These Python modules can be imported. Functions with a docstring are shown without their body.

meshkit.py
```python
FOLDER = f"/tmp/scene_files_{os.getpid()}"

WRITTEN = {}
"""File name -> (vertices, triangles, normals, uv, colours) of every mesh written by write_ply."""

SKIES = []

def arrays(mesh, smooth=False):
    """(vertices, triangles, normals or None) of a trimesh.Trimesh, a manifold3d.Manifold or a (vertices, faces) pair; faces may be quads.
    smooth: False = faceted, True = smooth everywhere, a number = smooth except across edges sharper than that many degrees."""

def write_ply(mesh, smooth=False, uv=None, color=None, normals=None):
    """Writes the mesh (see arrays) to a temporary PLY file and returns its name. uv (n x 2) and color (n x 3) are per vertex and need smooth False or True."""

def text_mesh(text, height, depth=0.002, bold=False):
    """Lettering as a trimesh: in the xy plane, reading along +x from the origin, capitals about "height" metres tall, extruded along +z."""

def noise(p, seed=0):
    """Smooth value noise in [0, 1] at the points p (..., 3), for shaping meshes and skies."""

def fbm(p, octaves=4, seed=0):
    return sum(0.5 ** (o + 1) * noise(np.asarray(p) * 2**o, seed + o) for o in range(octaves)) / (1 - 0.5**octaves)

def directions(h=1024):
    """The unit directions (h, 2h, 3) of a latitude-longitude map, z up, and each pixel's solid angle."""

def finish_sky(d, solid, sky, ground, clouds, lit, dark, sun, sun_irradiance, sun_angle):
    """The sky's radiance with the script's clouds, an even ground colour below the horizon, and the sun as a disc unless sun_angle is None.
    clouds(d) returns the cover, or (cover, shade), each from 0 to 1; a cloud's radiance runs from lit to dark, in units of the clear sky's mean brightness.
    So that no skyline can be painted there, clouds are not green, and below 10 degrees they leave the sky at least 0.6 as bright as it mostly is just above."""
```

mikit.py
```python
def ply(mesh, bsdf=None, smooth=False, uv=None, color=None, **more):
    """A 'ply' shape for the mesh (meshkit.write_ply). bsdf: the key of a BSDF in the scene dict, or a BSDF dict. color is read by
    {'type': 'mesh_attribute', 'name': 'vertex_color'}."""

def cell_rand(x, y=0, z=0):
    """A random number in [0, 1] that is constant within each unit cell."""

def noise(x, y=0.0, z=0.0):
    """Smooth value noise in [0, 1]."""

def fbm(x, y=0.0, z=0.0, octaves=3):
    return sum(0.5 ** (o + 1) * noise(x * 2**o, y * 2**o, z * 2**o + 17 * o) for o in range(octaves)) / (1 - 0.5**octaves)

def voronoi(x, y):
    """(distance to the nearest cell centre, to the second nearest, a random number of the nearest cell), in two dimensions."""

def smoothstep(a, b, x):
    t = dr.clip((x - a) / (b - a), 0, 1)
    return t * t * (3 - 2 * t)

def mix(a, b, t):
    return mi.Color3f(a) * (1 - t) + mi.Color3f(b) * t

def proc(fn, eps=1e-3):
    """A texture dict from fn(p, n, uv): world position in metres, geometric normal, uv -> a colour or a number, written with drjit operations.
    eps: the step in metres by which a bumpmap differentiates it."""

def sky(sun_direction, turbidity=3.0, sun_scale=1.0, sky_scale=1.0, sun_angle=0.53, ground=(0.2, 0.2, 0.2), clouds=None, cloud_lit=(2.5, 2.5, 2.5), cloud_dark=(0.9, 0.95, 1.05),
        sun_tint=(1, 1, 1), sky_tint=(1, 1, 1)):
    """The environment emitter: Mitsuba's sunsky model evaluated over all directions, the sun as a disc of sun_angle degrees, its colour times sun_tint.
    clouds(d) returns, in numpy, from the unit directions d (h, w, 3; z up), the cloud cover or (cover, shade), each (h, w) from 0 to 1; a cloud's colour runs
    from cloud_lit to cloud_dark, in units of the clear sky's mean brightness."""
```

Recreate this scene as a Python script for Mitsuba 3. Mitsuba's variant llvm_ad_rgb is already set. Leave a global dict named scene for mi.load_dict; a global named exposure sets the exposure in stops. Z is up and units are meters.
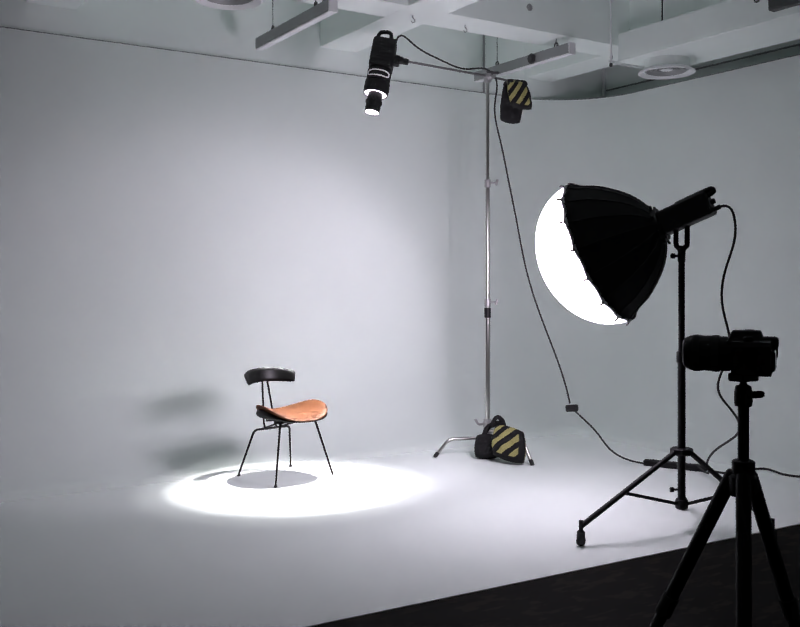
import math
import numpy as np, trimesh, manifold3d as m3, shapely
from shapely.geometry import Polygon
from scipy.interpolate import CubicSpline
import mitsuba as mi, mikit
from mikit import fbm, noise, smoothstep, mix

T = mi.ScalarTransform4f
scene, labels = {}, {}

# ---------------------------------------------------------------- frame, camera, exposure
# world: x runs along the back wall to the right, y towards the back wall, z up (metres); the viewpoint stands at x = y = 0
U, V = np.array([0.8443, 0.5358, 0.0]), np.array([-0.5358, 0.8443, 0.0])


def P(right, ahead, z=0.0):
    """Survey point (metres to the right of / ahead of the viewpoint, height) in world axes."""
    q = np.array([right, ahead, 0.0])
    return np.array([U @ q, V @ q, z])


def D(right, ahead, up=0.0):
    d = P(right, ahead, up)
    return d / np.linalg.norm(d)


EYE = 1.30
exposure = 0.0
scene['view'] = {'type': 'perspective', 'fov': math.degrees(2 * math.atan(400 / 920)), 'fov_axis': 'x', 'near_clip': 0.05, 'far_clip': 60.0,
                 'principal_point_offset_y': 33.5 / 627,
                 'to_world': T().look_at(origin=[0, 0, EYE], target=P(0, 1, EYE).tolist(), up=[0, 0, 1])}

# ---------------------------------------------------------------- the lights' strengths (the lamps are built further down)
WHITE = np.array([1.11, 0.97, 1.165])
SOFTBOX_GLOW = 13.2          # radiance of the softbox's front cloth
SOFTBOX_BEAM = 4.2           # total of the forward beam of the softbox
SOFTBOX_WALL_FILL = 4.5           # total of the spots added to brighten the back wall
SPOT_BEAM = 195.0             # the hard spotlight
LENS_GLOW = 9.0


def rgb(*c):
    return {'type': 'rgb', 'value': [float(x) for x in c]}


# ---------------------------------------------------------------- materials
def pr(key, color, rough=0.5, metal=0.0, spec=0.5, bump=None, **more):
    b = {'type': 'principled', 'base_color': color if isinstance(color, dict) else rgb(*color), 'roughness': rough, 'metallic': metal, 'specular': spec, **more}
    if bump:
        b = {'type': 'bumpmap', 'arbitrary': mikit.proc(bump[0], eps=bump[2] if len(bump) > 2 else 1e-3), 'scale': bump[1], 'bsdf': b}
    scene[key] = {'type': 'twosided', 'bsdf': b}


def tex_white(p, n, uv):
    k = fbm(p.x * 1.7, p.y * 1.7, p.z * 1.7, 4)
    g = noise(p.x * 60, p.y * 60, p.z * 60)
    return mix((0.705, 0.765, 0.735), (0.745, 0.805, 0.775), k * 0.8 + g * 0.2)


def tex_floor_dark(p, n, uv):
    k = fbm(p.x * 3.1, p.y * 3.1, 5, 5)
    s = smoothstep(0.56, 0.72, fbm(p.x * 11, p.y * 26, 2, 5))
    c = mix((0.0025, 0.0025, 0.0025), (0.006, 0.0055, 0.005), k)
    return mix(c, (0.026, 0.019, 0.012), s * 0.35)


def tex_leather(p, n, uv):
    k = fbm(p.x * 26, p.y * 26, p.z * 26, 3)
    return mix((0.055, 0.0185, 0.0066), (0.072, 0.0255, 0.0098), k)


def tex_stripe(p, n, uv):
    s = 8.12 + uv.y * 2.35 - uv.x * 2.5
    f = s - mi.Float(mi.Int32(s))
    on = smoothstep(0.47, 0.50, f) * (1 - smoothstep(0.95, 0.98, f))
    on = on * smoothstep(0.10, 0.13, uv.y) * (1 - smoothstep(0.84, 0.87, uv.x))
    w = fbm(uv.x * 40, uv.y * 40, 0, 3)
    return mix((0.012, 0.012, 0.012), mix((0.30, 0.28, 0.10), (0.42, 0.39, 0.17), w), on)


def bump_leather(p, n, uv):
    return noise(p.x * 420, p.y * 420, p.z * 420)


def bump_cloth(p, n, uv):
    return fbm(p.x * 55, p.y * 55, p.z * 55, 3)


pr('m_white_wall', mikit.proc(tex_white), 0.75, spec=0.25)
pr('m_dark_floor', mikit.proc(tex_floor_dark), 0.75, spec=0.04)
pr('m_white_paint', (0.80, 0.86, 0.83), 0.6, spec=0.3)
pr('m_grey_wall', (0.05, 0.05, 0.052), 0.8)
pr('m_trim', (0.28, 0.29, 0.29), 0.6)
pr('m_grey_metal', (0.30, 0.31, 0.31), 0.45, 0.3)
pr('m_dark_metal', (0.05, 0.05, 0.052), 0.45, 0.2)
pr('m_light_metal', (0.72, 0.73, 0.74), 0.5)
pr('m_chrome', (0.56, 0.56, 0.53), 0.22, 1.0)
pr('m_steel', (0.20, 0.20, 0.20), 0.4, 0.8)
pr('m_cast', (0.42, 0.42, 0.42), 0.45, 0.8)
pr('m_black', (0.006, 0.006, 0.0065), 0.5, spec=0.25)
pr('m_black_matt', (0.007, 0.007, 0.0075), 0.8, spec=0.15)
pr('m_black_gloss', (0.012, 0.012, 0.013), 0.30)
pr('m_chair_black', (0.0012, 0.0012, 0.0013), 0.45, spec=0.15)
pr('m_black_wood', (0.0012, 0.0012, 0.0013), 0.36, spec=0.2, bump=(bump_cloth, 0.0004))
pr('m_rubber', (0.015, 0.015, 0.015), 0.7)
pr('m_black_cloth', (0.014, 0.014, 0.015), 0.8, spec=0.2, bump=(bump_cloth, 0.004, 2e-3))
pr('m_stripe_cloth', mikit.proc(tex_stripe), 0.7, spec=0.2, bump=(bump_cloth, 0.003, 2e-3))
pr('m_leather', mikit.proc(tex_leather), 0.5, spec=0.12, bump=(bump_leather, 0.00015, 5e-4))
pr('m_grey_cloth', (0.45, 0.45, 0.46), 0.8)
pr('m_silver_cloth', (0.70, 0.70, 0.70), 0.4, 0.4)
pr('m_glass_black', (0.01, 0.01, 0.015), 0.08)
pr('m_badge', (0.85, 0.85, 0.85), 0.5)

# ---------------------------------------------------------------- mesh helpers


def join(*ms):
    return trimesh.util.concatenate([m for m in ms])


def to_tri(man):
    m = man.to_mesh()
    return trimesh.Trimesh(np.array(m.vert_properties[:, :3]), np.array(m.tri_verts), process=False)


def frame(o, z, up=(0, 0, 1)):
    """4x4: local z along z, local x horizontal-ish, local y towards up."""
    z = np.asarray(z, float) / np.linalg.norm(z)
    x = np.cross(up, z)
    if np.linalg.norm(x) < 1e-6:
        x = np.cross((0, 1, 0), z)
    x /= np.linalg.norm(x)
    m = np.eye(4)
    m[:3, 0], m[:3, 1], m[:3, 2], m[:3, 3] = x, np.cross(z, x), z, o
    return m


def put(mesh, m):
    mesh = mesh.copy()
    mesh.apply_transform(m)
    return mesh


def tube(points, r, n=10):
    """A capped tube through the points; r one radius or one per point."""
    p = np.asarray(points, float)
    r = np.broadcast_to(r, (len(p),)).astype(float)
    t = np.gradient(p, axis=0)
    d = np.diff(p, axis=0)
    d /= np.linalg.norm(d, axis=1, keepdims=True) + 1e-12
    t[0], t[-1] = d[0], d[-1]
    for i in range(1, len(p) - 1):
        t[i] = d[i - 1] + d[i]
    t /= np.linalg.norm(t, axis=1, keepdims=True) + 1e-12
    a = np.cross(t[0], (0, 0, 1.0) if abs(t[0][2]) < 0.9 else (1.0, 0, 0))
    ang = np.arange(n) * 2 * np.pi / n
    vs = []
    for i in range(len(p)):
        a = a - t[i] * (a @ t[i])
        a /= np.linalg.norm(a)
        b = np.cross(t[i], a)
        vs.append(p[i] + r[i] * (np.cos(ang)[:, None] * a + np.sin(ang)[:, None] * b))
    v = np.vstack(vs + [p[:1], p[-1:]])
    f = []
    for i in range(len(p) - 1):
        for j in range(n):
            k = (j + 1) % n
            f += [[i * n + j, i * n + k, (i + 1) * n + k], [i * n + j, (i + 1) * n + k, (i + 1) * n + j]]
    c0, c1, e = len(p) * n, len(p) * n + 1, (len(p) - 1) * n
    for j in range(n):
        k = (j + 1) % n
        f += [[c0, k, j], [c1, e + j, e + k]]
    return trimesh.Trimesh(v, f, process=False)


def rod(a, b, r, r2=None, n=14):
    return tube([a, b], [r, r if r2 is None else r2], n)


def spline(points, n=80):
    p = np.asarray(points, float)
    s = np.r_[0, np.cumsum(np.linalg.norm(np.diff(p, axis=0), axis=1))]
    return CubicSpline(s, p)(np.linspace(0, s[-1], n))


def rounded_path(points, r, k=6):
    """The polyline with its corners rounded to about r."""
    p = [np.asarray(q, float) for q in points]
    out = [p[0]]
    for a, b, c in zip(p, p[1:], p[2:]):
        da, dc = (a - b) / np.linalg.norm(a - b), (c - b) / np.linalg.norm(c - b)
        e = min(r, 0.45 * np.linalg.norm(a - b), 0.45 * np.linalg.norm(c - b))
        for t in np.linspace(0, 1, k):
            out.append((1 - t) ** 2 * (b + da * e) + 2 * t * (1 - t) * b + t * t * (b + dc * e))
    return np.array(out + [p[-1]])


def lathe(profile, n=32):
    """Closed profile of (r, z) from axis to axis turned about z."""
    prof = np.asarray(profile, float)
    ang = np.arange(n) * 2 * np.pi / n
    v = np.stack([prof[:, None, 0] * np.cos(ang), prof[:, None, 0] * np.sin(ang), np.broadcast_to(prof[:, None, 1], (len(prof), n))], -1).reshape(-1, 3)
    f = []
    for i in range(len(prof) - 1):
        for j in range(n):
            k = (j + 1) % n
            a, b, c, d = i * n + j, i * n + k, (i + 1) * n + k, (i + 1) * n + j
            if prof[i, 0] > 1e-9:
                f.append([a, b, c] if prof[i + 1, 0] > 1e-9 else [a, b, c])
            if prof[i + 1, 0] > 1e-9:
                f.append([a, c, d])
    m = trimesh.Trimesh(v, f, process=False)
    m.merge_vertices()
    return m


def cyl(r, z0, z1, n=32, bevel=0.0):
    b = bevel
    if b:
        return lathe([(0, z0), (r - b, z0), (r, z0 + b), (r, z1 - b), (r - b, z1), (0, z1)], n)
    return lathe([(0, z0), (r, z0), (r, z1), (0, z1)], n)


def ring(r, tr, n=40, k=10):
    return trimesh.creation.torus(r, tr, major_sections=n, minor_sections=k)


def hull(points):
    return to_tri(m3.Manifold.hull_points(np.asarray(points, float)))


def rbox(lo, hi, b=0.004):
    """A box with chamfered edges."""
    lo, hi = np.asarray(lo, float), np.asarray(hi, float)
    pts = []
    for s in np.ndindex(2, 2, 2):
        c = np.where(s, hi, lo)
        inn = np.where(s, -1, 1) * b
        for k in range(3):
            q = c + inn
            q[k] = c[k]
            pts.append(q)
    return hull(pts)


def soft_box(lo, hi, r, n=12):
    """A box with edges rounded to r."""
    lo, hi = np.asarray(lo, float), np.asarray(hi, float)
    s = m3.Manifold.sphere(r, n)
    return to_tri(m3.Manifold.batch_hull([s.translate(np.where(k, hi - r, lo + r).tolist()) for k in np.ndindex(2, 2, 2)]))


def extrude(poly, h):
    return trimesh.creation.extrude_polygon(poly, h, engine='earcut')


def add(name, mesh, mat, parent=None, smooth=32, **more):
    key = f'{parent}__{name}' if parent else name
    if key in scene or key in labels:
        i = 1
        while f'{key}_{i:03d}' in scene or f'{key}_{i:03d}' in labels:
            i += 1
        key = f'{key}_{i:03d}'
    scene[key] = mikit.ply(mesh, mat, smooth=smooth, **more)
    return key


def thing(name, label, cat, group=None):
    key, i = name, 0
    while key in labels or key in scene:
        i += 1
        key = f'{name}_{i:03d}'
    labels[key] = {'label': label, 'category': cat}
    if group:
        labels[key]['group'] = group
    return key


def single(name, mesh, mat, label, cat, group=None, smooth=32, **more):
    key = add(name, mesh, mat, None, smooth, **more)
    labels[key] = {'label': label, 'category': cat}
    if group:
        labels[key]['group'] = group
    return key


def struct(name, mesh, mat, label, cat, smooth=False):
    key = add(name, mesh, mat, None, smooth)
    labels[key] = {'label': label, 'category': cat, 'kind': 'structure'}
    return key


def say(key, text):
    labels[key] = {'label': text}


# ================================================================ THE SETTING
XL, YN, XA = -2.60, -2.60, 0.30                # room's left and near ends; cyclorama cut short out of view to lessen bounce
YC, XC, ZC = 6.45, 6.07, 2.945       # the white cove: back face, right face, top
YW, XW, ZT = 6.475, 6.44, 3.80        # the real walls behind it, the slab
YE = 3.05                            # where the white floor ends
R, RC = 0.50, 0.72                   # floor cove radius, corner radius

EDGE = lambda x: 3.155 - 0.0345 * x      # the white floor's front edge runs a little askew

ang = np.linspace(0, np.pi / 2, 61)
path = [(x, YC, 0, -1) for x in np.linspace(XA, XC - RC, 30)]
path += [(XC - RC + RC * math.sin(a), YC - RC + RC * math.cos(a), -math.sin(a), -math.cos(a)) for a in ang[1:-1]]
path += [(XC, y, -1, 0) for y in np.linspace(YC - RC, EDGE(XC), 24)]
phi = np.linspace(0, np.pi / 2, 21)
prof = [(R + 0.16, 0.0), (R + 0.08, 0.0)] + [(R - R * math.sin(a), R - R * math.cos(a)) for a in phi] + [(0, 0.8), (0, 1.6), (0, 2.4), (0, ZC - 0.03), (0, ZC)]


def cove(part):
    vs = np.array([[x + nx * o, y + ny * o, z] for x, y, nx, ny in part for o, z in prof])
    k, n = len(prof), len(part)
    fs = [q for i in range(n - 1) for j in range(k - 1) for q in ([i * k + j, i * k + j + 1, (i + 1) * k + j + 1], [i * k + j, (i + 1) * k + j + 1, (i + 1) * k + j])]
    return trimesh.Trimesh(vs, fs, process=False)


struct('wall_back', cove(path[:30]), 'm_white_wall', 'white cyclorama wall with curved foot behind the chair', 'wall', smooth=True)
struct('wall_corner', cove(path[29:90]), 'm_white_wall', 'rounded corner of the white cyclorama behind the softbox', 'wall', smooth=True)
struct('wall_right', cove(path[89:]), 'm_white_wall', 'right side of the white cyclorama behind the black stand', 'wall', smooth=True)
edge = [(x + nx * (R + 0.16), y + ny * (R + 0.16)) for x, y, nx, ny in path]
fl = Polygon(edge + [(edge[-1][0], EDGE(edge[-1][0])), (XA, EDGE(XA))])
struct('floor_white', put(extrude(fl, 0.02), np.array([[1, 0, 0, 0], [0, 1, 0, 0], [0, 0, 1, -0.02], [0, 0, 0, 1.0]])),
       'm_white_wall', 'white painted studio floor that runs up into the cyclorama', 'floor')
struct('floor', put(extrude(Polygon([(XL, YN), (XW, YN), (XW, EDGE(XW) - 0.002), (XA - 0.002, EDGE(XA) - 0.002), (XA - 0.002, YW), (XL, YW)]), 0.05), np.array([[1, 0, 0, 0], [0, 1, 0, 0], [0, 0, 1, -0.054], [0, 0, 0, 1.0]])), 'm_dark_floor', 'dark scuffed studio floor in front of the white floor', 'floor')
struct('floor_base', rbox((XL, YN, -0.10), (XW, YW, -0.056), 0.001), 'm_dark_floor', 'dark floor under the white painted floor', 'floor')
# the cove's top edge: a slim strip that follows the wall
tp = [(x - nx * 0.002, y - ny * 0.002) for x, y, nx, ny in path]
tq = [(x - nx * 0.022, y - ny * 0.022) for x, y, nx, ny in path]
top = extrude(Polygon(tp + tq[::-1]), 0.007)
top.apply_translation([0, 0, ZC])
struct('trim_1', top, 'm_trim', 'thin dark strip along the top of the cyclorama', 'trim')
struct('wall_back', rbox((XL, YW, -0.08), (XA - 0.02, YW + 0.1, ZT), 0.001), 'm_grey_wall', 'unseen wall left of the cyclorama, made dark to lessen bounced light', 'wall')
struct('wall_back', rbox((XA - 0.02, YW, -0.08), (XW + 0.1, YW + 0.1, ZT), 0.001), 'm_white_paint', 'white wall above and behind the cyclorama', 'wall')
struct('wall_right', rbox((XW, YN, -0.08), (XW + 0.1, YW, ZT), 0.001), 'm_white_paint', 'white wall above the right side of the cyclorama', 'wall')
struct('wall_left', rbox((XL - 0.1, YN, -0.08), (XL, YW, ZT), 0.001), 'm_grey_wall', 'dark studio wall on the left', 'wall')
struct('wall_near', rbox((XL - 0.1, YN - 0.1, -0.08), (XW + 0.1, YN, ZT), 0.001), 'm_grey_wall', 'dark studio wall behind the viewer', 'wall')
struct('ceiling', rbox((XL - 0.1, YN - 0.1, ZT), (XW + 0.1, YW + 0.1, ZT + 0.1), 0.001), 'm_white_paint', 'white ceiling slab above the beams', 'ceiling')
ZB = 3.14
for i, (x0, x1) in enumerate([(1.17, 1.50), (3.36, 3.69), (5.45, 5.78)]):
    struct('ceiling_beam', rbox((x0, YN, ZB), (x1, YW - 0.001, ZT), 0.004), 'm_white_paint', ['white ceiling beam at the upper left', 'white ceiling beam above the spotlight', 'white ceiling beam towards the back corner'][i], 'beam')
struct('ceiling_beam', rbox((XL, 5.19, ZB + 0.001), (XW - 0.001, 5.50, ZT), 0.004), 'm_white_paint', 'white ceiling beam running across in front of the back wall', 'beam')
struct('trim_2', rbox((XW - 0.016, YN, 3.118), (XW - 0.001, YW - 0.05, 3.132), 0.004), 'm_trim', 'dark trim line along the right wall above the cyclorama', 'trim')

# ================================================================ CEILING FITTINGS
# rectangular duct on the right, hung on rods
duct = thing('air_duct', 'white rectangular air duct hung under the ceiling at the right', 'air duct')
add('body', rbox((5.28, 1.2, 3.00), (5.86, 5.15, 3.22), 0.006), 'm_white_paint', duct, False)
for y in (4.73, 3.2):
    add('rod', rod((5.31, y, 3.215), (5.31, y, ZT), 0.006), 'm_dark_metal', duct)
# slotted strut at the duct's end
st = Polygon([(0, 0), (0.36, 0), (0.36, 0.035), (0, 0.035)])
for i in range(9):
    st = st.difference(shapely.box(0.02 + i * 0.038, 0.011, 0.042 + i * 0.038, 0.024))
single('slotted_strut', put(extrude(st, 0.004), np.array([[1, 0, 0, 5.21], [0, 0.6, -0.8, 5.165], [0, 0.8, 0.6, 2.985], [0, 0, 0, 1.0]])), 'm_light_metal',
       'perforated white metal strut under the end of the air duct', 'strut', smooth=False)
rd = thing('strut_rod', 'pale vertical rod at the end of the air duct', 'rod')
add('rod', rod((5.225, 5.168, 2.99), (5.225, 5.168, ZT), 0.008), 'm_light_metal', rd)
add('nut', put(cyl(0.014, 2.962, 2.988, 12, 0.003), np.array([[1, 0, 0, 5.225], [0, 1, 0, 5.168], [0, 0, 1, 0], [0, 0, 0, 1.0]])), 'm_dark_metal', rd)


def diffuser(o, label, neck):
    t = thing('air_vent', label, 'air vent', 'round ceiling air vents')
    m = np.eye(4)
    m[:3, 3] = o
    add('rim', put(lathe([(0.165, 0.02), (0.18, 0.03), (0.213, 0.008), (0.216, 0.0), (0.205, -0.006), (0.19, 0.004), (0.165, 0.02)], 48), m), 'm_light_metal', t)
    add('neck', put(lathe([(0.165, 0.018), (0.17, 0.018), (0.17, neck), (0.165, neck), (0.165, 0.018)], 48), m), 'm_white_paint', t)
    for r0, dz in ((0.150, 0.010), (0.112, 0.016), (0.074, 0.022)):
        add('louvre', put(lathe([(r0 - 0.022, dz + 0.020), (r0 - 0.020, dz + 0.022), (r0, dz), (r0 - 0.003, dz - 0.002), (r0 - 0.022, dz + 0.020)], 40), m), 'm_grey_metal', t)
    add('cone', put(lathe([(0, 0.045), (0.03, 0.045), (0.046, 0.022), (0.02, 0.014), (0, 0.012)], 32), m), 'm_light_metal', t)
    add('back_plate', put(cyl(0.164, 0.075, 0.08, 40), m), 'm_dark_metal', t)
    sp = [rod((0, 0, 0.03), (0.166 * math.cos(a), 0.166 * math.sin(a), 0.03), 0.003, n=6) for a in np.arange(4) * np.pi / 2 + 0.4]
    add('spokes', put(join(*sp), m), 'm_light_metal', t)
    return t


diffuser((5.55, 4.90, 2.90), 'round white air vent hanging under the duct at the right', 0.10)
lv = diffuser((2.17, 5.42, 3.05), 'round white air vent left of the grey hanging lamp bar', 0.745)


def lamp_bar(x, y0, y1, z0, label, wires, dark=False):
    t = thing('ceiling_lamp', label, 'ceiling lamp', 'unlit lamp bars hung from the ceiling')
    add('housing', rbox((x - 0.03, y0 + 0.01, z0 + 0.008), (x + 0.03, y1, z0 + 0.085), 0.004), 'm_dark_metal' if dark else 'm_grey_metal', t, False)
    add('diffuser', rbox((x - 0.026, y0 + 0.012, z0), (x + 0.026, y1 - 0.004, z0 + 0.0085), 0.002), 'm_dark_metal' if dark else 'm_light_metal', t, False)
    add('end_cap', rbox((x - 0.032, y0, z0 - 0.002), (x + 0.032, y0 + 0.012, z0 + 0.087), 0.002), 'm_dark_metal' if dark else 'm_light_metal', t, False)
    for y in wires:
        add('wire', rod((x, y, z0 + 0.084), (x, y, ZT), 0.003, n=6), 'm_dark_metal', t)
        add('clip', put(ring(0.018, 0.005, 20, 8), frame((x, y, z0 + 0.104), (1, 0, 0))), 'm_dark_metal', t)
    return t


lamp_bar(2.72, 5.06, 6.20, 2.97, 'grey lamp bar with white end cap hung above the back wall, left of the spotlight', (5.18, 5.30, 5.96))
lamp_bar(5.02, 2.40, 3.60, 2.97, 'dark lamp bar at the top right corner of the frame', (2.8, 3.7), True)
lamp_bar(1.02, 4.70, 5.86, 3.00, 'dark lamp bar at the top left corner of the frame', (4.85, 5.7), True)
lb = lamp_bar(4.76, 5.10, 6.28, 2.985, 'grey lamp bar hung near the back corner, above the counterweight sandbag', (5.28, 6.0))
add('sensor', put(join(cyl(0.040, 0, 0.02, 24, 0.004), cyl(0.026, 0.02, 0.034, 24, 0.004)), frame((4.731, 5.52, 3.03), (-1, 0, 0))), 'm_dark_metal', lb)
# conduits and hooks on wall and beams
single('conduit', rod((4.98, YW - 0.012, 2.96), (4.98, YW - 0.012, ZT), 0.010), 'm_grey_metal', 'thin vertical pipe on the upper back wall behind the boom clamp', 'pipe')
single('conduit', rod((XW - 0.02, YW - 0.03, 2.96), (XW - 0.02, YW - 0.03, ZT), 0.018), 'm_light_metal', 'pale vertical pipe in the upper corner of the walls', 'pipe')


def ceiling_hook(o, label):
    x, y, z = o
    single('ceiling_hook', tube([(x, y, z), (x, y, z - 0.02), (x + 0.016, y, z - 0.032), (x + 0.018, y, z - 0.048), (x, y, z - 0.057), (x - 0.013, y, z - 0.046)], 0.0038, 8), 'm_grey_metal', label, 'hook', 'hooks under the beams')


ceiling_hook((3.50, 5.35, ZB + 0.003), 'small hook under the beam crossing above the spotlight')
ceiling_hook((3.95, 5.35, ZB + 0.003), 'small hook under the cross beam above the boom arm')
ceiling_hook((5.42, 5.36, ZB + 0.003), 'small hook under the cross beam beside the air duct')
for x in (3.20, 4.42):
    single('wall_bracket', put(join(cyl(0.016, 0, 0.012, 16, 0.003), ring(0.022, 0.005, 18, 8)), frame((x, 5.19, 3.30), (0, -1, 0))), 'm_grey_metal',
           'small round anchor on the front of the cross beam, ' + ('left of the spotlight beam' if x < 4 else 'right of the spotlight'), 'anchor')

# ================================================================ CHAIR
CH = P(-0.767, 6.11)
CF, CX = D(0.652, -0.758), D(-0.758, -0.652)     # forward, sitter's right


def C(x, y, z):
    return CH + CX * x + CF * y + np.array([0, 0, z])


chair = thing('dining_chair', 'tan leather saddle-seat chair with curved black backrest and thin black legs', 'chair')


SEX, SEY = -0.014, 0.052                      # centre of the seat


def seat_top(x, y):
    w = np.abs(x - SEX) / 0.22
    v = (y - SEY) / 0.2
    return 0.420 + 0.074 * w ** 2.2 * (1 - 0.25 * np.clip(v, -0.3, 1)) - 0.022 * np.clip(v - 0.1, 0, 2) ** 2 + 0.012 * np.clip(-v, 0, 2) ** 2


def seat_low(x, y):
    return 0.394 + 0.014 * (np.abs(x - SEX) / 0.22) ** 2 - 0.006 * np.clip((y - SEY) / 0.2, 0, 2) ** 2


def seat_outline(th):
    c, s_ = np.cos(th), np.sin(th)
    x = 0.226 * np.sign(c) * np.abs(c) ** 0.82
    y = 0.220 * np.sign(s_) * np.abs(s_) ** 0.82
    return x * (1 + 0.07 * (y / 0.212) - 0.03 * (y / 0.212) ** 2), y


def seat_slab(top, low, grow, soft, seg=80):
    """A slab between two height functions inside the seat's outline, its rim rounded over the outer share soft."""
    th = np.arange(seg) * 2 * np.pi / seg
    ox, oy = seat_outline(th)
    rr = np.r_[np.linspace(0.06, 1 - soft, 14), 1 - soft + soft * np.sin(np.linspace(0.12, 1, 9) * np.pi / 2)]
    rows = [(q, 1) for q in rr] + [(q, -1) for q in rr[::-1][1:]]
    pts = []
    for q, sd in rows:
        k = max(0.0, (q - (1 - soft)) / soft)
        x, y = SEX + ox * q * grow, SEY + oy * q * grow
        t, l = top(x, y), low(x, y)
        pts.append(np.stack([x, y, (t + l) / 2 + sd * (t - l) / 2 * math.sqrt(max(0.0, 1 - k * k))], -1))
    c = [[SEX, SEY, top(SEX, SEY)], [SEX, SEY, low(SEX, SEY)]]
    v, n_ = np.vstack(pts + [c]), len(rows)
    f = []
    for i in range(n_ - 1):
        for j in range(seg):
            k = (j + 1) % seg
            f += [[i * seg + j, (i + 1) * seg + j, (i + 1) * seg + k], [i * seg + j, (i + 1) * seg + k, i * seg + k]]
    a_, b_, e_ = len(v) - 2, len(v) - 1, (n_ - 1) * seg
    for j in range(seg):
        k = (j + 1) % seg
        f += [[a_, j, k], [b_, e_ + k, e_ + j]]
    return trimesh.Trimesh(np.array([C(*q) for q in v]), f, process=False)


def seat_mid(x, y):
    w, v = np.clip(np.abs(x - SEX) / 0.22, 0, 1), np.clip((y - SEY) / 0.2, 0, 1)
    return seat_low(x, y) + (seat_top(x, y) - seat_low(x, y)) * (0.14 + 0.56 * w ** 2 * (1 - 0.45 * v))  # black rises up the rim at the wings to paint the shade there


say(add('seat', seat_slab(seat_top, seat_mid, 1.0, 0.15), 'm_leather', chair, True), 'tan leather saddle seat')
say(add('seat_shell', seat_slab(lambda x, y: seat_mid(x, y) + 0.002, lambda x, y: seat_low(x, y) - 0.003, 0.995, 0.12), 'm_chair_black', chair, True), 'black shell under the seat, carried up the rim in place of its shade')
# backrest: a bent, tapering band
ns, nt = 41, 9
bv = []
for side in (0, 1):
    for i in range(ns):
        s = -1 + 2 * i / (ns - 1)
        a = s * 0.86
        rad = 0.262
        x, y = rad * math.sin(a), -0.225 + rad * (1 - math.cos(a))
        nx, ny = -math.sin(a), math.cos(a)
        hh = 0.046 * (1 - 0.28 * s ** 4) * (1 if abs(s) < 0.97 else 0.86)
        for j in range(nt):
            t = -1 + 2 * j / (nt - 1)
            th = 0.0085 * math.sqrt(max(0.02, 1 - abs(t) ** 6)) * math.sqrt(max(0.03, 1 - abs(s) ** 24))
            o = th if side == 0 else -th
            xx = x * (1 + 0.055 * t)
            bv.append(C(0.018 + xx * 0.97 + nx * o, y + ny * o - 0.012 * t, 0.657 + hh * t - 0.020 * s * s))
bf = []
g = lambda sd, i, j: sd * ns * nt + i * nt + j
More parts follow.
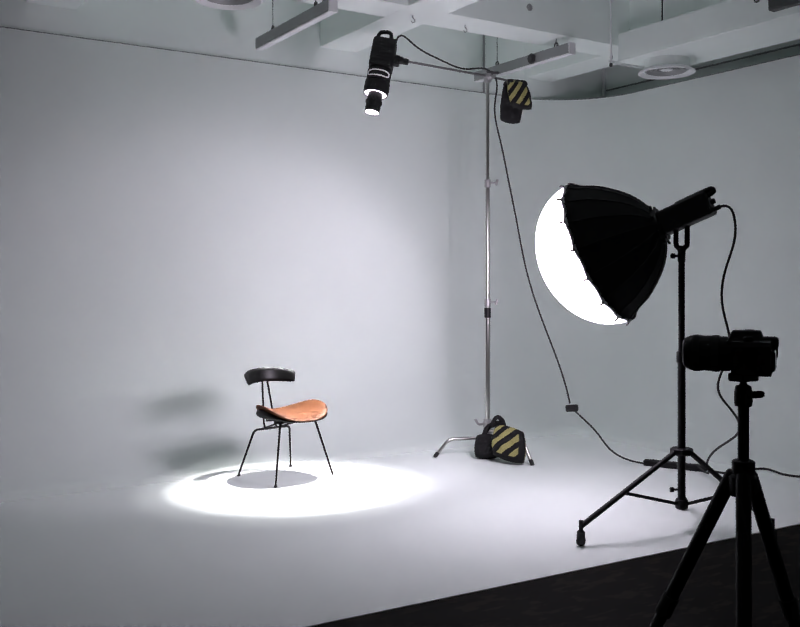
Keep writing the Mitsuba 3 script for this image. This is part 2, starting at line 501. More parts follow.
for i in range(ns - 1):
    for j in range(nt - 1):
        bf += [[g(0, i, j), g(0, i + 1, j), g(0, i + 1, j + 1)], [g(0, i, j), g(0, i + 1, j + 1), g(0, i, j + 1)]]
        bf += [[g(1, i, j), g(1, i + 1, j + 1), g(1, i + 1, j)], [g(1, i, j), g(1, i, j + 1), g(1, i + 1, j + 1)]]
    for j in (0, nt - 1):
        q = [g(0, i, j), g(0, i + 1, j), g(1, i + 1, j), g(1, i, j)]
        bf += [q[:3], [q[0], q[2], q[3]]]
for j in range(nt - 1):
    for i in (0, ns - 1):
        q = [g(0, i, j), g(0, i, j + 1), g(1, i, j + 1), g(1, i, j)]
        bf += [q[:3], [q[0], q[2], q[3]]]
bm = trimesh.Trimesh(bv, bf, process=True)
bm.fix_normals()
say(add('backrest', bm, 'm_black_wood', chair, 40), 'curved glossy black backrest')
RL = 0.0075
feet = {'rear': ((0.232, -0.195), (-0.200, -0.225)), 'front': ((0.235, 0.255), (-0.225, 0.235))}
tops = {'rear': ((0.14, -0.15, 0.300), (-0.14, -0.15, 0.300)), 'front': ((0.125, 0.14, 0.380), (-0.145, 0.14, 0.380))}
for w in ('rear', 'front'):
    for s in (0, 1):
        fx, fy = feet[w][s]
        tx, ty, tz = tops[w][s]
        mid = np.array(tops[w][0]) * 0.5 + np.array(tops[w][1]) * 0.5
        p = rounded_path([C(fx, fy, 0.012), C(tx, ty, tz), C(*mid)], 0.03)
        rr = np.full(len(p), RL)
        rr[0] = RL * 0.72
        lg = add('leg', tube(p, rr, 12), 'm_chair_black', chair)
        gl = np.eye(4)
        gl[:3, 3] = C(fx, fy, 0)
        add('glide', put(lathe([(0, 0), (0.011, 0), (0.012, 0.004), (0.008, 0.014), (0, 0.016)], 16), gl), 'm_light_metal' if (w == 'front' and s) else 'm_rubber', lg)
for s, (xb, xt) in enumerate(((0.052, 0.026), (-0.040, -0.006))):
    add('upright', tube(rounded_path([C(xb, -0.15, 0.296), C(xb * 0.9 + xt * 0.1, -0.175, 0.33), C(xt, -0.236, 0.655)], 0.02), 0.0065, 10), 'm_chair_black', chair)
    sx = 0.10 if s == 0 else -0.10
    add('strut', rod(C(xb + (0.02 if s == 0 else -0.02), -0.15, 0.302), C(sx * 0.9, 0.12, 0.386), 0.006), 'm_chair_black', chair)
for s in (-1, 1):
    add('bracket', rod(C(s * 0.125, 0.14, 0.376), C(s * 0.14, 0.10, 0.394), 0.012, 0.012), 'm_chair_black', chair)
add('cross_bar', rod(C(0.125, -0.02, 0.375), C(-0.125, -0.02, 0.375), 0.006), 'm_chair_black', chair)
for sx in (-1, 1):
    add('stay', rod(C(sx * 0.125, -0.02, 0.375), C(sx * 0.125, -0.02, 0.394), 0.006), 'm_chair_black', chair)

# ================================================================ STEEL STAND WITH BOOM
CS = (0.65, 6.83)
cst = thing('light_stand', 'tall chrome stand with bent-leg base that carries the boom arm', 'light stand')


def S(dx, dy, z):
    return P(CS[0] + dx, CS[1] + dy, z)


def at(m, x, y, z):
    m = m.copy()
    m.apply_translation(P(x, y, z))
    return m


hub = join(cyl(0.030, 0.085, 0.27, 28, 0.004), cyl(0.036, 0.10, 0.15, 28, 0.004), cyl(0.036, 0.215, 0.25, 28, 0.004))
add('hub', at(hub, *CS, 0), 'm_cast', cst)
add('turn_handle', tube(rounded_path([S(-0.03, -0.02, 0.235), S(-0.075, -0.05, 0.235), S(-0.095, -0.05, 0.275)], 0.02), 0.009, 10), 'm_cast', cst)
for i, (a, h) in enumerate(((193, 0.130), (306, 0.185), (72, 0.160))):
    c, s = math.cos(math.radians(a)), math.sin(math.radians(a))
    Lh, Lf = (0.30, 0.40) if i != 1 else (0.36, 0.47)
    p = rounded_path([S(c * 0.02, s * 0.02, h), S(c * Lh, s * Lh, h), S(c * Lf, s * Lf, 0.011)], 0.045)
    lg = add('leg', tube(p, 0.0125, 14), 'm_chrome', cst)
    add('foot', put(lathe([(0, -0.012), (0.0135, -0.012), (0.0145, 0.0), (0.0145, 0.03), (0, 0.032)], 16), frame(S(c * Lf, s * Lf, 0.012), S(c * Lh, s * Lh, h) - S(c * Lf, s * Lf, 0.011))), 'm_rubber', lg)
add('tube', at(cyl(0.0200, 0.25, 1.04, 28), *CS, 0), 'm_chrome', cst)
add('tube', at(cyl(0.0165, 1.04, 1.98, 28), *CS, 0), 'm_chrome', cst)
add('tube', at(cyl(0.0130, 1.98, 2.80, 28), *CS, 0), 'm_chrome', cst)
for z, mat in ((1.02, 'm_black'),):
    add('grip', at(cyl(0.0245, z, z + 0.075, 28, 0.004), *CS, 0), mat, cst)
for z in (1.10, 1.985):
    col = add('collar', at(cyl(0.0235, z, z + 0.06, 28, 0.004), *CS, 0), 'm_cast', cst)
    add('knob', join(rod(S(0.02, -0.01, z + 0.035), S(0.06, -0.02, z + 0.035), 0.007), rod(S(0.06, -0.02, z + 0.015), S(0.072, -0.02, z + 0.058), 0.008)), 'm_cast', col)

# boom arm with its clamp
BA, BH = P(0.03, 6.49, 2.845), P(0.62, 6.80, 2.812)
bd = (BH - BA) / np.linalg.norm(BH - BA)
BE = BH + bd * 0.36 + np.array([0, 0, -0.01])
boom = thing('boom_arm', 'thin steel boom arm clamped across the top of the tall stand', 'boom arm')
add('rod', tube([BA + bd * 0.0, BH, BE], 0.0085, 12), 'm_steel', boom)
hc = P(*CS, 2.815)
side = np.cross(bd, (0, 0, 1))
side /= np.linalg.norm(side)
clampm = frame(hc, side)
add('clamp_disc', put(join(cyl(0.032, -0.008, 0.022, 28, 0.004), cyl(0.036, 0.026, 0.046, 28, 0.004), cyl(0.032, 0.050, 0.072, 28, 0.004)), clampm), 'm_cast', boom)
add('clamp_body', at(rbox((-0.022, -0.022, -0.055), (0.022, 0.022, 0.02), 0.005), *CS, 2.82), 'm_cast', boom)
add('handle', join(rod(hc + side * 0.06, hc + side * 0.115 - bd * 0.03, 0.008), rod(hc + side * 0.105 - bd * 0.075, hc + side * 0.12 + bd * 0.02, 0.009)), 'm_dark_metal', boom)

# ================================================================ SPOTLIGHT
LP = P(-0.145, 6.46, 2.745)                  # where body and front unit meet
AIM = P(-0.64, 5.86, 0.0)
ld = (AIM - LP) / np.linalg.norm(AIM - LP)
right = P(1, 0) - ld * (P(1, 0) @ ld)
right /= np.linalg.norm(right)
lm = np.eye(4)
lm[:3, 0], lm[:3, 2], lm[:3, 3] = right, -ld, LP
lm[:3, 1] = np.cross(-ld, right)             # local z backwards along the lamp, local -y towards the viewer
sp = thing('spotlight', 'black spotlight with snoot hung from the boom arm, pointing down at the chair', 'spotlight')


def L(m):
    return put(m, lm)


body = m3.Manifold.batch_hull([m3.Manifold.sphere(0.022, 16).translate((x, y, z)) for x in (-0.062, 0.062) for y in (-0.05, 0.05) for z in (0.05, 0.235)])
add('body', L(to_tri(body)), 'm_black', sp)
for i in range(6):
    add('cooling_fin', L(rbox((-0.075, -0.074, 0.075 + i * 0.026), (0.075, -0.069, 0.082 + i * 0.026), 0.001)), 'm_black_matt', sp)
add('neck', L(lathe([(0, 0.02), (0.055, 0.02), (0.066, 0.05), (0, 0.05)], 32)), 'm_black', sp)
hp = rounded_path([(-0.062, 0, 0.235), (-0.055, 0, 0.318), (0.028, 0, 0.328), (0.040, 0, 0.245)], 0.03)
add('handle', L(tube(hp, 0.014, 12)), 'm_black', sp)
add('plug', L(rod((0.055, 0, 0.245), (0.075, 0, 0.283), 0.010)), 'm_rubber', sp)
yk = add('yoke', L(rbox((0.075, -0.03, 0.085), (0.125, 0.03, 0.155), 0.008)), 'm_black', sp)
add('yoke_socket', L(put(cyl(0.022, 0.10, 0.185, 24, 0.004), np.array([[0, 0, 1, 0], [0, 1, 0, 0], [-1, 0, 0, 0.125], [0, 0, 0, 1.0]]))), 'm_black', yk)
add('yoke_knob', L(put(cyl(0.020, 0.03, 0.075, 16, 0.004), np.array([[1, 0, 0, 0.135], [0, 0, -1, 0], [0, 1, 0, 0.105], [0, 0, 0, 1.0]]))), 'm_black', yk)
add('ring_mount', L(cyl(0.084, -0.07, 0.022, 48, 0.005)), 'm_black', sp)
add('reflector', L(lathe([(0.080, -0.068), (0.088, -0.072), (0.089, -0.115), (0.0855, -0.155), (0.081, -0.155), (0.078, -0.075), (0.080, -0.068)], 48)), 'm_black', sp)
# white printed outline on the mount, curved round it
bp = []
for t in np.linspace(0, 2 * np.pi, 61):
    cx, sy = math.cos(t), math.sin(t)
    a = -np.pi / 2 + 0.98 * np.sign(cx) * abs(cx) ** 0.5
    bp.append((0.0862 * math.cos(a), 0.0862 * math.sin(a), -0.024 + 0.020 * np.sign(sy) * abs(sy) ** 0.55))
add('badge', L(tube(bp, 0.0050, 8)), 'm_badge', sp)
glow = add('inner_lens', L(lathe([(0.0, -0.1501), (0.0, -0.1500), (0.0805, -0.1500), (0.0805, -0.1501), (0.05, -0.1502), (0.0, -0.1502)][::-1], 40)), 'm_badge', sp, False)
scene[glow]['emitter'] = {'type': 'area', 'radiance': rgb(*(WHITE * 2.5))}
add('snoot', L(lathe([(0.045, -0.14), (0.047, -0.14), (0.0535, -0.210), (0.0515, -0.29), (0.0490, -0.29), (0.0500, -0.210), (0.042, -0.14), (0.045, -0.14)], 40)), 'm_black', sp)
add('snoot_ring', L(lathe([(0.0530, -0.205), (0.0590, -0.207), (0.0590, -0.222), (0.0525, -0.224), (0.0530, -0.205)], 40)), 'm_black', sp)
ln = add('lens', L(lathe([(0, -0.2860), (0.0485, -0.2860), (0.0485, -0.2880), (0.03, -0.2895), (0, -0.2900)][::-1], 40)), 'm_badge', sp)
scene[ln]['emitter'] = {'type': 'area', 'radiance': rgb(*(WHITE * LENS_GLOW))}
so = LP + ld * 0.294
scene['spotlight_beam'] = {'type': 'spot', 'intensity': rgb(*(np.array([1.0, 0.97, 0.985]) * SPOT_BEAM)), 'cutoff_angle': 17.0, 'beam_width': 3.0,
                           'to_world': T().look_at(origin=so.tolist(), target=(so + ld).tolist(), up=[0, 1, 0])}

scene['spotlight_skirt'] = {'type': 'spot', 'intensity': rgb(*(np.array([1.0, 0.97, 0.985]) * SPOT_BEAM * 0.10)), 'cutoff_angle': 20.5, 'beam_width': 11.0,
                            'to_world': T().look_at(origin=so.tolist(), target=(so + ld).tolist(), up=[0, 1, 0])}

# ================================================================ LIGHT STAND, LAMP HEAD AND SOFTBOX ON THE RIGHT
SX, SY = 1.46, 4.77
blk = thing('light_stand', 'black three-legged light stand that holds the round softbox', 'light stand')
add('pole', at(cyl(0.0200, 0.115, 0.90, 24), SX, SY, 0), 'm_black', blk)
add('pole', at(cyl(0.0165, 0.90, 1.44, 24), SX, SY, 0), 'm_black', blk)
add('collar', at(cyl(0.026, 0.87, 0.93, 24, 0.004), SX, SY, 0), 'm_black', blk)
add('collar', at(cyl(0.058, 0.395, 0.43, 8, 0.006), SX, SY, 0), 'm_black', blk)
add('slider', at(cyl(0.032, 0.115, 0.165, 16, 0.004), SX, SY, 0), 'm_black', blk)
add('knob', join(rod(P(SX, SY, 0.215), P(SX - 0.055, SY - 0.01, 0.215), 0.006), rod(P(SX - 0.045, SY - 0.01, 0.215), P(SX - 0.062, SY - 0.01, 0.215), 0.013)), 'm_black', blk)
for i, (fx, fy) in enumerate(((0.885, 4.50), (1.835, 4.53), (1.60, 5.20))):
    d = np.array([fx - SX, fy - SY])
    h = d / np.linalg.norm(d)
    t0, t1 = P(SX + h[0] * 0.045, SY + h[1] * 0.045, 0.41), P(fx, fy, 0.095)
    lg = add('leg', tube([t0, t1], 0.0135, 14), 'm_black', blk)
    mid = t0 + (t1 - t0) * 0.56
    add('brace', rod(P(SX + h[0] * 0.025, SY + h[1] * 0.025, 0.142), mid, 0.0085), 'm_black', blk)
    add('caster', join(at(cyl(0.010, 0.05, 0.125, 16), fx, fy, 0), at(cyl(0.020, 0.03, 0.075, 20, 0.006), fx, fy, 0),
                       put(cyl(0.024, -0.013, 0.013, 24, 0.006), frame(P(fx, fy, 0.024), D(h[1], -h[0])))), 'm_rubber', lg)

A = D(-0.79, 0.465, -0.385)                    # where the softbox points
MP = P(SX, SY, 1.635)                        # tilt joint
ax = np.cross((0, 0, 1), A)
ax /= np.linalg.norm(ax)
head = thing('video_light', 'black studio lamp head with rear handle on the right light stand', 'studio light')
hm = frame(MP, A)                            # local z towards the softbox, local y up


def H(m):
    return put(m, hm)


hb = m3.Manifold.batch_hull([m3.Manifold.sphere(0.016, 14).translate((x, y, z)) for x in (-0.048, 0.048) for y in (-0.047, 0.047) for z in (-0.145, 0.095)])
add('body', H(to_tri(hb)), 'm_black', head)
add('front_mount', H(cyl(0.066, 0.095, 0.128, 40, 0.004)), 'm_black', head)
for i in range(7):
    add('cooling_fin', H(rbox((-0.0655, -0.045, -0.150 + i * 0.030), (0.0655, 0.045, -0.137 + i * 0.030), 0.001)), 'm_black_matt', head)
add('handle', H(tube(rounded_path([(0, 0.050, 0.03), (0, 0.064, 0.0), (0, 0.066, -0.15), (0, 0.064, -0.190), (0, 0.046, -0.196), (0, 0.036, -0.155)], 0.03), 0.0135, 12)), 'm_black', head)
add('knob', H(cyl(0.014, -0.182, -0.155, 20, 0.003)), 'm_black', head)
add('power_plug', H(put(cyl(0.012, -0.195, -0.155, 16, 0.003), np.array([[1, 0, 0, 0.0], [0, 1, 0, -0.04], [0, 0, 1, 0], [0, 0, 0, 1.0]]))), 'm_rubber', head)
yoke = []
w = P(1, 0) * 0.029
yk = add('yoke', tube(rounded_path([MP - w + np.array([0, 0, 0.02]), MP - w + np.array([0, 0, -0.17]), MP + w + np.array([0, 0, -0.17]), MP + w + np.array([0, 0, 0.02])], 0.03), 0.0135, 12), 'm_black', head)
add('yoke_socket', at(cyl(0.020, 1.395, 1.472, 20, 0.004), SX, SY, 0), 'm_black', yk)
add('yoke_knob', join(rod(P(SX, SY, 1.425), P(SX - 0.05, SY, 1.425), 0.007), rod(P(SX - 0.035, SY, 1.425), P(SX - 0.055, SY, 1.425), 0.014)), 'm_black', yk)

sb = thing('softbox', 'big round black softbox with glowing white front, on the right light stand', 'softbox')
NR, RIM, DEP = 16, 0.414, 0.355
OFF = 0.125                                   # vertex, along the axis from the joint
sm = frame(MP + A * OFF, A)
prof_d = np.array([0, 0.02, 0.06, 0.11, 0.17, 0.25, 0.33, 1 * DEP]) / DEP
prof_r = np.array([0.075, 0.122, 0.188, 0.243, 0.294, 0.347, 0.389, RIM]) / RIM
pc = CubicSpline(prof_d, prof_r)
seg = NR * 6


def shell(off, z_in):
    rows = []
    for u in np.linspace(0, 1, 26):
        for j in range(seg):
            a = 2 * np.pi * j / seg
            q = (j % 6) / 6
            sag = 1 - 0.030 * math.sin(np.pi * q) * (0.4 + 0.6 * u)       # panels pull in between the ribs
            d = u * DEP - (0.030 * math.sin(np.pi * q) * u ** 8)          # scalloped rim
            r = (float(pc(u)) * RIM + off) * sag
            rows.append((r * math.cos(a), r * math.sin(a), d + z_in))
    v = np.array(rows)
    f = []
    for i in range(25):
        for j in range(seg):
            k = (j + 1) % seg
            f += [[i * seg + j, i * seg + k, (i + 1) * seg + k], [i * seg + j, (i + 1) * seg + k, (i + 1) * seg + j]]
    return v, np.array(f)


v0, f0 = shell(0.0, 0.0)
v1, f1 = shell(-0.006, 0.0)
n0 = len(v0)
rimf = []
for e in (25 * seg, 0):
    for j in range(seg):
        k = (j + 1) % seg
        rimf += [[e + j, e + k, n0 + e + k], [e + j, n0 + e + k, n0 + e + j]]
shell_m = trimesh.Trimesh(np.vstack([v0, v1]), np.vstack([f0, f1[:, ::-1] + n0, rimf]), process=False)
add('shell', put(shell_m, sm), 'm_black_matt', sb, 50)
for i in range(NR):
    a = 2 * np.pi * i / NR
    p = [((float(pc(u)) * RIM + 0.002) * math.cos(a), (float(pc(u)) * RIM + 0.002) * math.sin(a), u * DEP) for u in np.linspace(0, 1, 16)]
    p += [((RIM + 0.006) * math.cos(a), (RIM + 0.006) * math.sin(a), DEP + 0.014)]
    add('rib', put(tube(p, 0.0042, 6), sm), 'm_black', sb)
add('speed_ring', put(lathe([(0.060, -0.02), (0.088, -0.02), (0.092, 0.0), (0.088, 0.03), (0.060, 0.03), (0.060, -0.02)], 40), sm), 'm_black', sb)
for i in range(8):
    a = 2 * np.pi * (i + 0.5) / 8
    add('latch', put(rod((0.09 * math.cos(a), 0.09 * math.sin(a), 0.0), (0.115 * math.cos(a), 0.115 * math.sin(a), -0.004), 0.007), sm), 'm_black', sb)
# pale edge of the front cloth
rb = [((RIM - 0.010) * (1 - 0.030 * math.sin(np.pi * (j % 6) / 6)) * math.cos(2 * np.pi * j / seg), (RIM - 0.010) * (1 - 0.030 * math.sin(np.pi * (j % 6) / 6)) * math.sin(2 * np.pi * j / seg), DEP - 0.012) for j in range(seg + 1)]
add('cloth_edge', put(tube(rb, 0.009, 8), sm), 'm_grey_cloth', sb)
BUL = 0.318
rows = [(0.0, DEP + BUL)] + [((RIM - 0.012) * math.sin(t), DEP - 0.010 + (BUL + 0.010) * math.cos(t)) for t in np.linspace(0.06, np.pi / 2, 26)]
dome = lathe(rows[::-1], 64)
dm = put(dome, sm)
if (dm.face_normals * (dm.triangles_center - (MP + A * (OFF + DEP)))).sum() < 0:
    dm.invert()
df = add('front_cloth', dm, 'm_badge', sb, True)
scene[df]['emitter'] = {'type': 'area', 'radiance': rgb(*(WHITE * SOFTBOX_GLOW)), 'sampling_weight': 8.0}
say(df, 'bulging white front cloth that glows')
# the lamp's forward beam through the cloth
BEAM_AIM = D(-0.71, 0.625, -0.30)
bx = [(0, 0)] + [(0.12 * math.cos(t), 0.12 * math.sin(t)) for t in np.arange(4) * np.pi / 2] + [(0.22 * math.cos(t + 0.4), 0.22 * math.sin(t + 0.4)) for t in np.arange(7) * 2 * np.pi / 7]
for i, (x, y) in enumerate(bx):
    rr = math.hypot(x, y) / (RIM - 0.012)
    q = (sm @ np.array([x, y, DEP + BUL * math.sqrt(1 - rr * rr) + 0.02, 1.0]))[:3]
    scene[f'softbox_beam_{i:03d}'] = {'type': 'spot', 'intensity': rgb(*(WHITE * SOFTBOX_BEAM / len(bx))), 'cutoff_angle': 44.0, 'beam_width': 35.0,
                                      'sampling_weight': 0.5, 'to_world': T().look_at(origin=q.tolist(), target=(q + BEAM_AIM).tolist(), up=[0, 0, 1])}

for i, (x, y) in enumerate([(0.21 * math.cos(t), 0.21 * math.sin(t)) for t in np.arange(6) * np.pi / 3]):      # added spots, turned off its axis to brighten the back wall
    q = (sm @ np.array([x, y, DEP + BUL * 0.86 + 0.02, 1.0]))[:3]
    scene[f'softbox_wall_fill_{i:03d}'] = {'type': 'spot', 'intensity': rgb(*(WHITE * SOFTBOX_WALL_FILL / 6)), 'cutoff_angle': 46.0, 'beam_width': 4.0,
                                      'sampling_weight': 0.5, 'to_world': T().look_at(origin=q.tolist(), target=(q + D(-0.34, 0.93, 0.13)).tolist(), up=[0, 0, 1])}

# ================================================================ CAMERA ON ITS TRIPOD
TX, TY = 0.724, 1.94
tri = thing('tripod', 'black tripod in the foreground under the camera', 'tripod')
add('column', at(cyl(0.0115, 0.66, 1.040, 24), TX, TY, 0), 'm_black', tri)
add('spider', at(lathe([(0, 0.845), (0.026, 0.845), (0.030, 0.86), (0.030, 0.885), (0.0235, 0.892), (0.0235, 0.918), (0.018, 0.921), (0, 0.921)], 28), TX, TY, 0), 'm_black', tri)
hd = add('ball_head', at(lathe([(0, 1.034), (0.0165, 1.034), (0.0185, 1.040), (0.0185, 1.062), (0.0160, 1.076), (0.0085, 1.080), (0.0060, 1.086), (0, 1.09)], 28), TX, TY, 0), 'm_black', tri)
add('knob', join(rod(P(TX, TY, 1.058), P(TX + 0.024, TY - 0.004, 1.058), 0.006), tube([P(TX + 0.018, TY - 0.003, 1.058), P(TX + 0.036, TY - 0.006, 1.060), P(TX + 0.041, TY - 0.007, 1.0605)], [0.0075, 0.0075, 0.005], 14)), 'm_black', hd)
add('plate', at(rbox((-0.027, -0.020, 1.087), (0.027, 0.020, 1.104), 0.003), TX, TY, 0), 'm_black', hd)
for a, sl in ((140, 0.47), (250, 0.47), (35, 0.47)):
    c, s = math.cos(math.radians(a)), math.sin(math.radians(a))
    pt = lambda h: P(TX + c * (0.024 + (0.885 - h) * sl), TY + s * (0.024 + (0.885 - h) * sl), h)
    lg = add('leg', tube([pt(0.893), pt(0.883), pt(0.56)], [0.013, 0.0155, 0.0150], 16), 'm_black', tri)
    add('leg_lock', tube([pt(0.60), pt(0.555)], 0.0185, 16), 'm_rubber', lg)
    add('leg_section', tube([pt(0.56), pt(0.27)], 0.0130, 16), 'm_black', lg)
    add('leg_lock', tube([pt(0.31), pt(0.265)], 0.0160, 16), 'm_rubber', lg)
    add('leg_section', tube([pt(0.27), pt(0.03)], 0.0105, 16), 'm_black', lg)
    add('leg_foot', tube([pt(0.045), pt(0.012)], [0.014, 0.016], 16), 'm_rubber', lg)

cam = thing('camera', 'black camera with thick lens on the tripod in the foreground', 'camera')
cd = D(-0.914, 0.407)                        # the lens looks this way
cmx = frame(P(TX, TY, 1.1035), cd)            # local z along the lens, local y up, local x to the side


def K(m):
    return put(m, cmx)


AX = 0.0400                                  # lens axis above the plate
lz = lambda dz=0.0: np.array([[1, 0, 0, 0], [0, 1, 0, AX], [0, 0, 1, dz], [0, 0, 0, 1.0]])
bodyp = Polygon([(-0.064, 0.003), (-0.060, 0.0), (0.060, 0.0), (0.064, 0.003), (0.066, 0.060), (0.060, 0.0700), (0.035, 0.0715), (-0.036, 0.0715), (-0.062, 0.0700), (-0.066, 0.062)])
bdm = extrude(bodyp.buffer(-0.004).buffer(0.004), 0.076)
bdm.apply_translation([0, 0, -0.056])
add('body', K(bdm), 'm_black', cam)
add('prism', K(to_tri(m3.Manifold.batch_hull([m3.Manifold.sphere(0.006, 12).translate(q) for q in ((-0.026, 0.066, 0.026), (0.026, 0.066, 0.026), (-0.017, 0.0845, 0.018), (0.017, 0.0845, 0.018), (-0.018, 0.0845, -0.030), (0.018, 0.0845, -0.030), (-0.030, 0.066, -0.036), (0.030, 0.066, -0.036))]))), 'm_black', cam)
add('eyecup', K(soft_box((-0.022, 0.054, -0.069), (0.022, 0.078, -0.030), 0.007)), 'm_rubber', cam)
add('grip', K(soft_box((-0.074, 0.004, -0.030), (-0.042, 0.068, 0.034), 0.010)), 'm_rubber', cam)
add('rear_screen', K(soft_box((-0.040, 0.008, -0.064), (0.040, 0.052, -0.050), 0.005)), 'm_glass_black', cam)
add('thumb_rest', K(soft_box((-0.066, 0.026, -0.066), (-0.045, 0.066, -0.048), 0.008)), 'm_rubber', cam)
for x, rr in ((0.048, 0.010), (-0.046, 0.011)):
    add('dial', K(put(cyl(rr, 0, 0.010, 24, 0.002), np.array([[1, 0, 0, x], [0, 0, 1, 0.0700], [0, -1, 0, -0.012], [0, 0, 0, 1.0]]))), 'm_black', cam)
add('shoe', K(rbox((-0.010, 0.0895, -0.022), (0.010, 0.0925, -0.002), 0.001)), 'm_dark_metal', cam)
lens = [(0, 0.0), (0.031, 0.0), (0.034, 0.010), (0.0365, 0.014), (0.0370, 0.026), (0.0362, 0.029), (0.0372, 0.034), (0.0378, 0.060), (0.0370, 0.063), (0.0380, 0.070), (0.0385, 0.080), (0.0372, 0.092), (0.0315, 0.104), (0.024, 0.108), (0.022, 0.104), (0, 0.100)]
add('lens', K(put(lathe(lens, 48), lz(0.014))), 'm_black', cam)
for z in (0.046, 0.084):
    add('zoom_ring', K(put(lathe([(0.034, z), (0.0392, z + 0.002), (0.0392, z + 0.016), (0.034, z + 0.018), (0.034, z)], 48), lz())), 'm_rubber', cam)
add('front_glass', K(put(lathe([(0, 0.122), (0.012, 0.1215), (0.0225, 0.1195), (0.0225, 0.1160), (0, 0.1155)][::-1], 32), lz())), 'm_glass_black', cam)

# ================================================================ SANDBAGS


def pouch(o, rx, up, w, h, d, bend=0.0, pw=0.35, sag=0.25, seed=1):
    """A filled cloth pouch: (u, v) grid, front and back bulged, fuller towards the bottom."""
    nu, nv = 36, 32
    rx = np.asarray(rx, float) / np.linalg.norm(rx)
    up = np.asarray(up, float) / np.linalg.norm(up)
    nrm = np.cross(rx, up)
    V_, UV, F = [], [], []
    for side in (1, -1):
        for i in range(nu + 1):
            for j in range(nv + 1):
                u, v = i / nu, j / nv
                s, t = 2 * u - 1, 2 * v - 1
                b = (max(0.0, 1 - abs(s) ** 3.2) * max(0.0, 1 - abs(t) ** 3.2)) ** pw
                full = 1 - sag * t
                import meshkit
                wr = (meshkit.fbm(np.array([u * 5 + seed * 9, v * 5, side * 3.0]), 3, seed) - 0.5)
                x = s * math.sqrt(1 - 0.27 * t * t) * w / 2 * (1 + 0.06 * (1 - v))
                y = t * math.sqrt(1 - 0.22 * s * s) * h / 2
                z = side * (d / 2 * b * full + 0.004) + wr * 0.030 * (0.3 + b) + bend * t * abs(t)
                V_.append(np.asarray(o) + rx * x + up * y + nrm * z)
                UV.append((u, v) if side == 1 else (1 - u, v))
    m = (nu + 1) * (nv + 1)
    for side in (0, 1):
        for i in range(nu):
            for j in range(nv):
                a, b, c, e = (side * m + q for q in (i * (nv + 1) + j, (i + 1) * (nv + 1) + j, (i + 1) * (nv + 1) + j + 1, i * (nv + 1) + j + 1))
                F += [[a, b, c], [a, c, e]] if side == 0 else [[a, c, b], [a, e, c]]
    rimidx = [i * (nv + 1) for i in range(nu + 1)] + [nu * (nv + 1) + j for j in range(1, nv + 1)] + [i * (nv + 1) + nv for i in range(nu - 1, -1, -1)] + [j for j in range(nv - 1, 0, -1)]
    for a, b in zip(rimidx, rimidx[1:] + rimidx[:1]):
        F += [[a, m + b, b], [a, m + a, m + b]]
    return trimesh.Trimesh(V_, F, process=False), np.array(UV)


def add_pouch(t, mat, *a, **k):
    m, uv = pouch(*a, **k)
    return add('pouch', m, mat, t, True, uv=uv)


b1 = thing('sandbag', 'black and yellow striped sandbag lying over the base of the tall chrome stand', 'sandbag')
add_pouch(b1, 'm_stripe_cloth', P(0.775, 6.545, 0.135), D(0.86, -0.50, -0.16), D(0.10, 0.42, 0.9), 0.25, 0.25, 0.11, seed=3)
add_pouch(b1, 'm_black_cloth', P(0.635, 6.70, 0.090), D(1, -0.1, 0.0), D(0.08, 0.45, 0.9), 0.18, 0.18, 0.10, seed=5)
add('strap', tube(spline([P(0.62, 6.74, 0.17), P(0.655, 6.755, 0.225), P(0.70, 6.73, 0.250), P(0.745, 6.63, 0.255)], 24), [0.020] * 24, 8), 'm_black_cloth', b1)
add('loop_handle', tube(spline([P(0.675, 6.68, 0.235), P(0.685, 6.68, 0.285), P(0.705, 6.67, 0.305), P(0.735, 6.67, 0.290), P(0.745, 6.66, 0.24)], 24), 0.016, 8), 'm_black_cloth', b1)

b2 = thing('sandbag', 'striped sandbag hung as counterweight on the end of the boom arm', 'sandbag')
ho = BE - bd * 0.075
add_pouch(b2, 'm_stripe_cloth', ho + P(0.02, -0.055, -0.105), D(0.97, 0.25, -0.12), D(-0.16, 0.10, 0.98), 0.175, 0.22, 0.055, sag=0.3, seed=7)
add_pouch(b2, 'm_black_cloth', ho + P(-0.025, 0.050, -0.150), D(0.97, 0.25, -0.10), D(0.07, -0.10, 0.98), 0.17, 0.30, 0.06, sag=0.35, seed=8)
sd = np.cross(bd, (0, 0, 1)) * 1.0
add('strap', put(to_tri(m3.Manifold.batch_hull([m3.Manifold.sphere(0.008, 10).translate((x, y, z)) for x in (-0.07, 0.07) for y, z in ((-0.055, -0.012), (0.045, -0.012), (-0.02, 0.010), (0.02, 0.010))])), frame(ho, (0, 0, 1), up=np.cross(bd, (0, 0, 1)))), 'm_black_cloth', b2)

# ================================================================ CABLES
plug = L(trimesh.Trimesh([[0.075, 0, 0.283]], [], process=False)).vertices[0]
single('power_cable', tube(spline([plug, plug + P(0.03, 0, 0.028), plug + P(0.09, 0.02, -0.005), P(0.14, 6.57, 2.950), P(0.30, 6.66, 2.890), P(0.50, 6.74, 2.845), P(0.64, 6.78, 2.852), P(0.70, 6.79, 2.80),
                                   P(0.700, 6.79, 2.60), P(0.735, 6.79, 2.35), P(0.80, 6.78, 2.03), P(0.855, 6.77, 1.75), P(0.93, 6.75, 1.36), P(1.06, 6.72, 0.95), P(1.17, 6.68, 0.64), P(1.226, 6.64, 0.41)], 160), 0.0065, 8),
       'm_rubber', 'thin black cable running from the spotlight along the boom arm and down to the floor', 'cable')
single('cable_adapter', put(soft_box((-0.045, -0.025, -0.020), (0.045, 0.025, 0.020), 0.010), frame(P(1.237, 6.62, 0.378), D(0.3, -0.9, 0.2))), 'm_rubber',
       'small black cable plug hanging in mid air between the chrome stand and the black stand', 'plug')
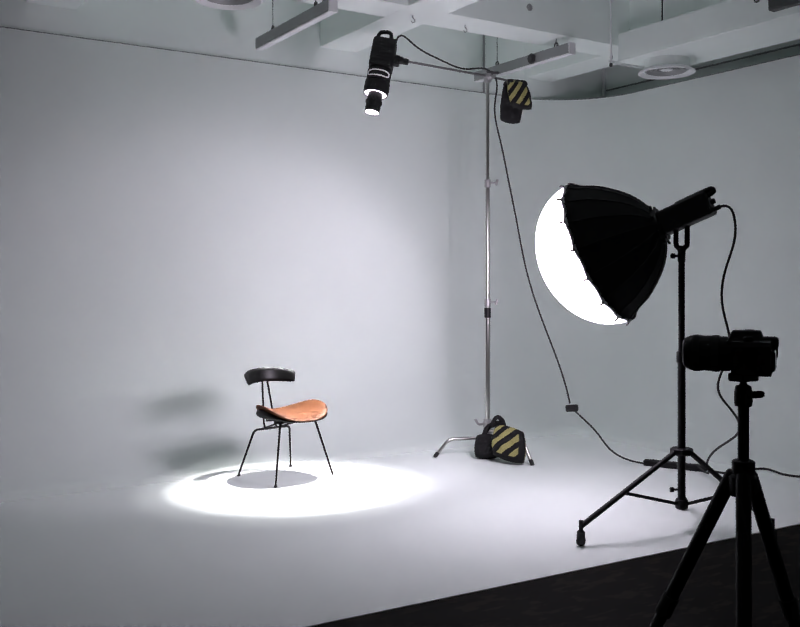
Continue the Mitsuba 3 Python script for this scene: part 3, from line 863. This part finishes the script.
single('power_cable', tube(spline([P(1.25, 6.61, 0.365), P(1.33, 6.58, 0.29), P(1.42, 6.55, 0.19), P(1.47, 6.53, 0.12), P(1.56, 6.52, 0.05), P(1.68, 6.50, 0.012), P(1.78, 6.45, 0.010), P(1.81, 6.40, 0.025)], 80), 0.0065, 8),
       'm_rubber', 'short black cable from the hanging plug to the power strip', 'cable')
strip = thing('power_strip', 'long black power strip lying on the white floor behind the black light stand', 'power strip')
pa, pb = P(1.715, 6.46, 0), P(2.075, 6.23, 0)
pd = (pb - pa) / np.linalg.norm(pb - pa)
pm = np.eye(4)
pm[:3, 0], pm[:3, 1], pm[:3, 3] = pd, np.cross((0, 0, 1), pd), pa
add('body', put(rbox((0, -0.028, 0.001), (np.linalg.norm(pb - pa), 0.028, 0.042), 0.006), pm), 'm_black', strip)
for i in range(5):
    add('socket', put(join(cyl(0.019, 0.042, 0.0445, 20), cyl(0.012, 0.0445, 0.0455, 16)), pm @ np.array([[1, 0, 0, 0.06 + i * 0.075], [0, 1, 0, 0], [0, 0, 1, 0], [0, 0, 0, 1.0]])), 'm_rubber', strip)
single('power_cable', tube(spline([pb + pd * -0.004 + np.array([0, 0, 0.02]), P(2.13, 6.18, 0.010), P(2.24, 6.15, 0.008), P(2.38, 6.26, 0.008), P(2.49, 6.30, 0.008), P(2.56, 6.10, 0.008), P(2.68, 6.04, 0.008), P(2.90, 6.02, 0.008)], 90), 0.0075, 8),
       'm_rubber', 'black cable lying on the floor from the power strip to the right', 'cable')
hp0 = H(trimesh.Trimesh([[0, -0.04, -0.195]], [], process=False)).vertices[0]
single('power_cable', tube(spline([hp0, hp0 + P(0.04, -0.01, -0.005), hp0 + P(0.062, -0.02, -0.06), P(1.70, 4.80, 1.36), P(1.685, 4.82, 1.22), P(1.715, 4.84, 1.08), P(1.745, 4.87, 0.93), P(1.70, 4.92, 0.74), P(1.80, 5.02, 0.60), P(1.90, 5.15, 0.46),
                                   P(1.86, 5.35, 0.33), P(1.86, 5.55, 0.22), P(1.94, 5.80, 0.11), P(2.02, 6.05, 0.03), P(2.01, 6.24, 0.046)], 140), 0.0065, 8),
       'm_rubber', 'black cable hanging from the studio lamp head behind the camera down to the power strip', 'cable')
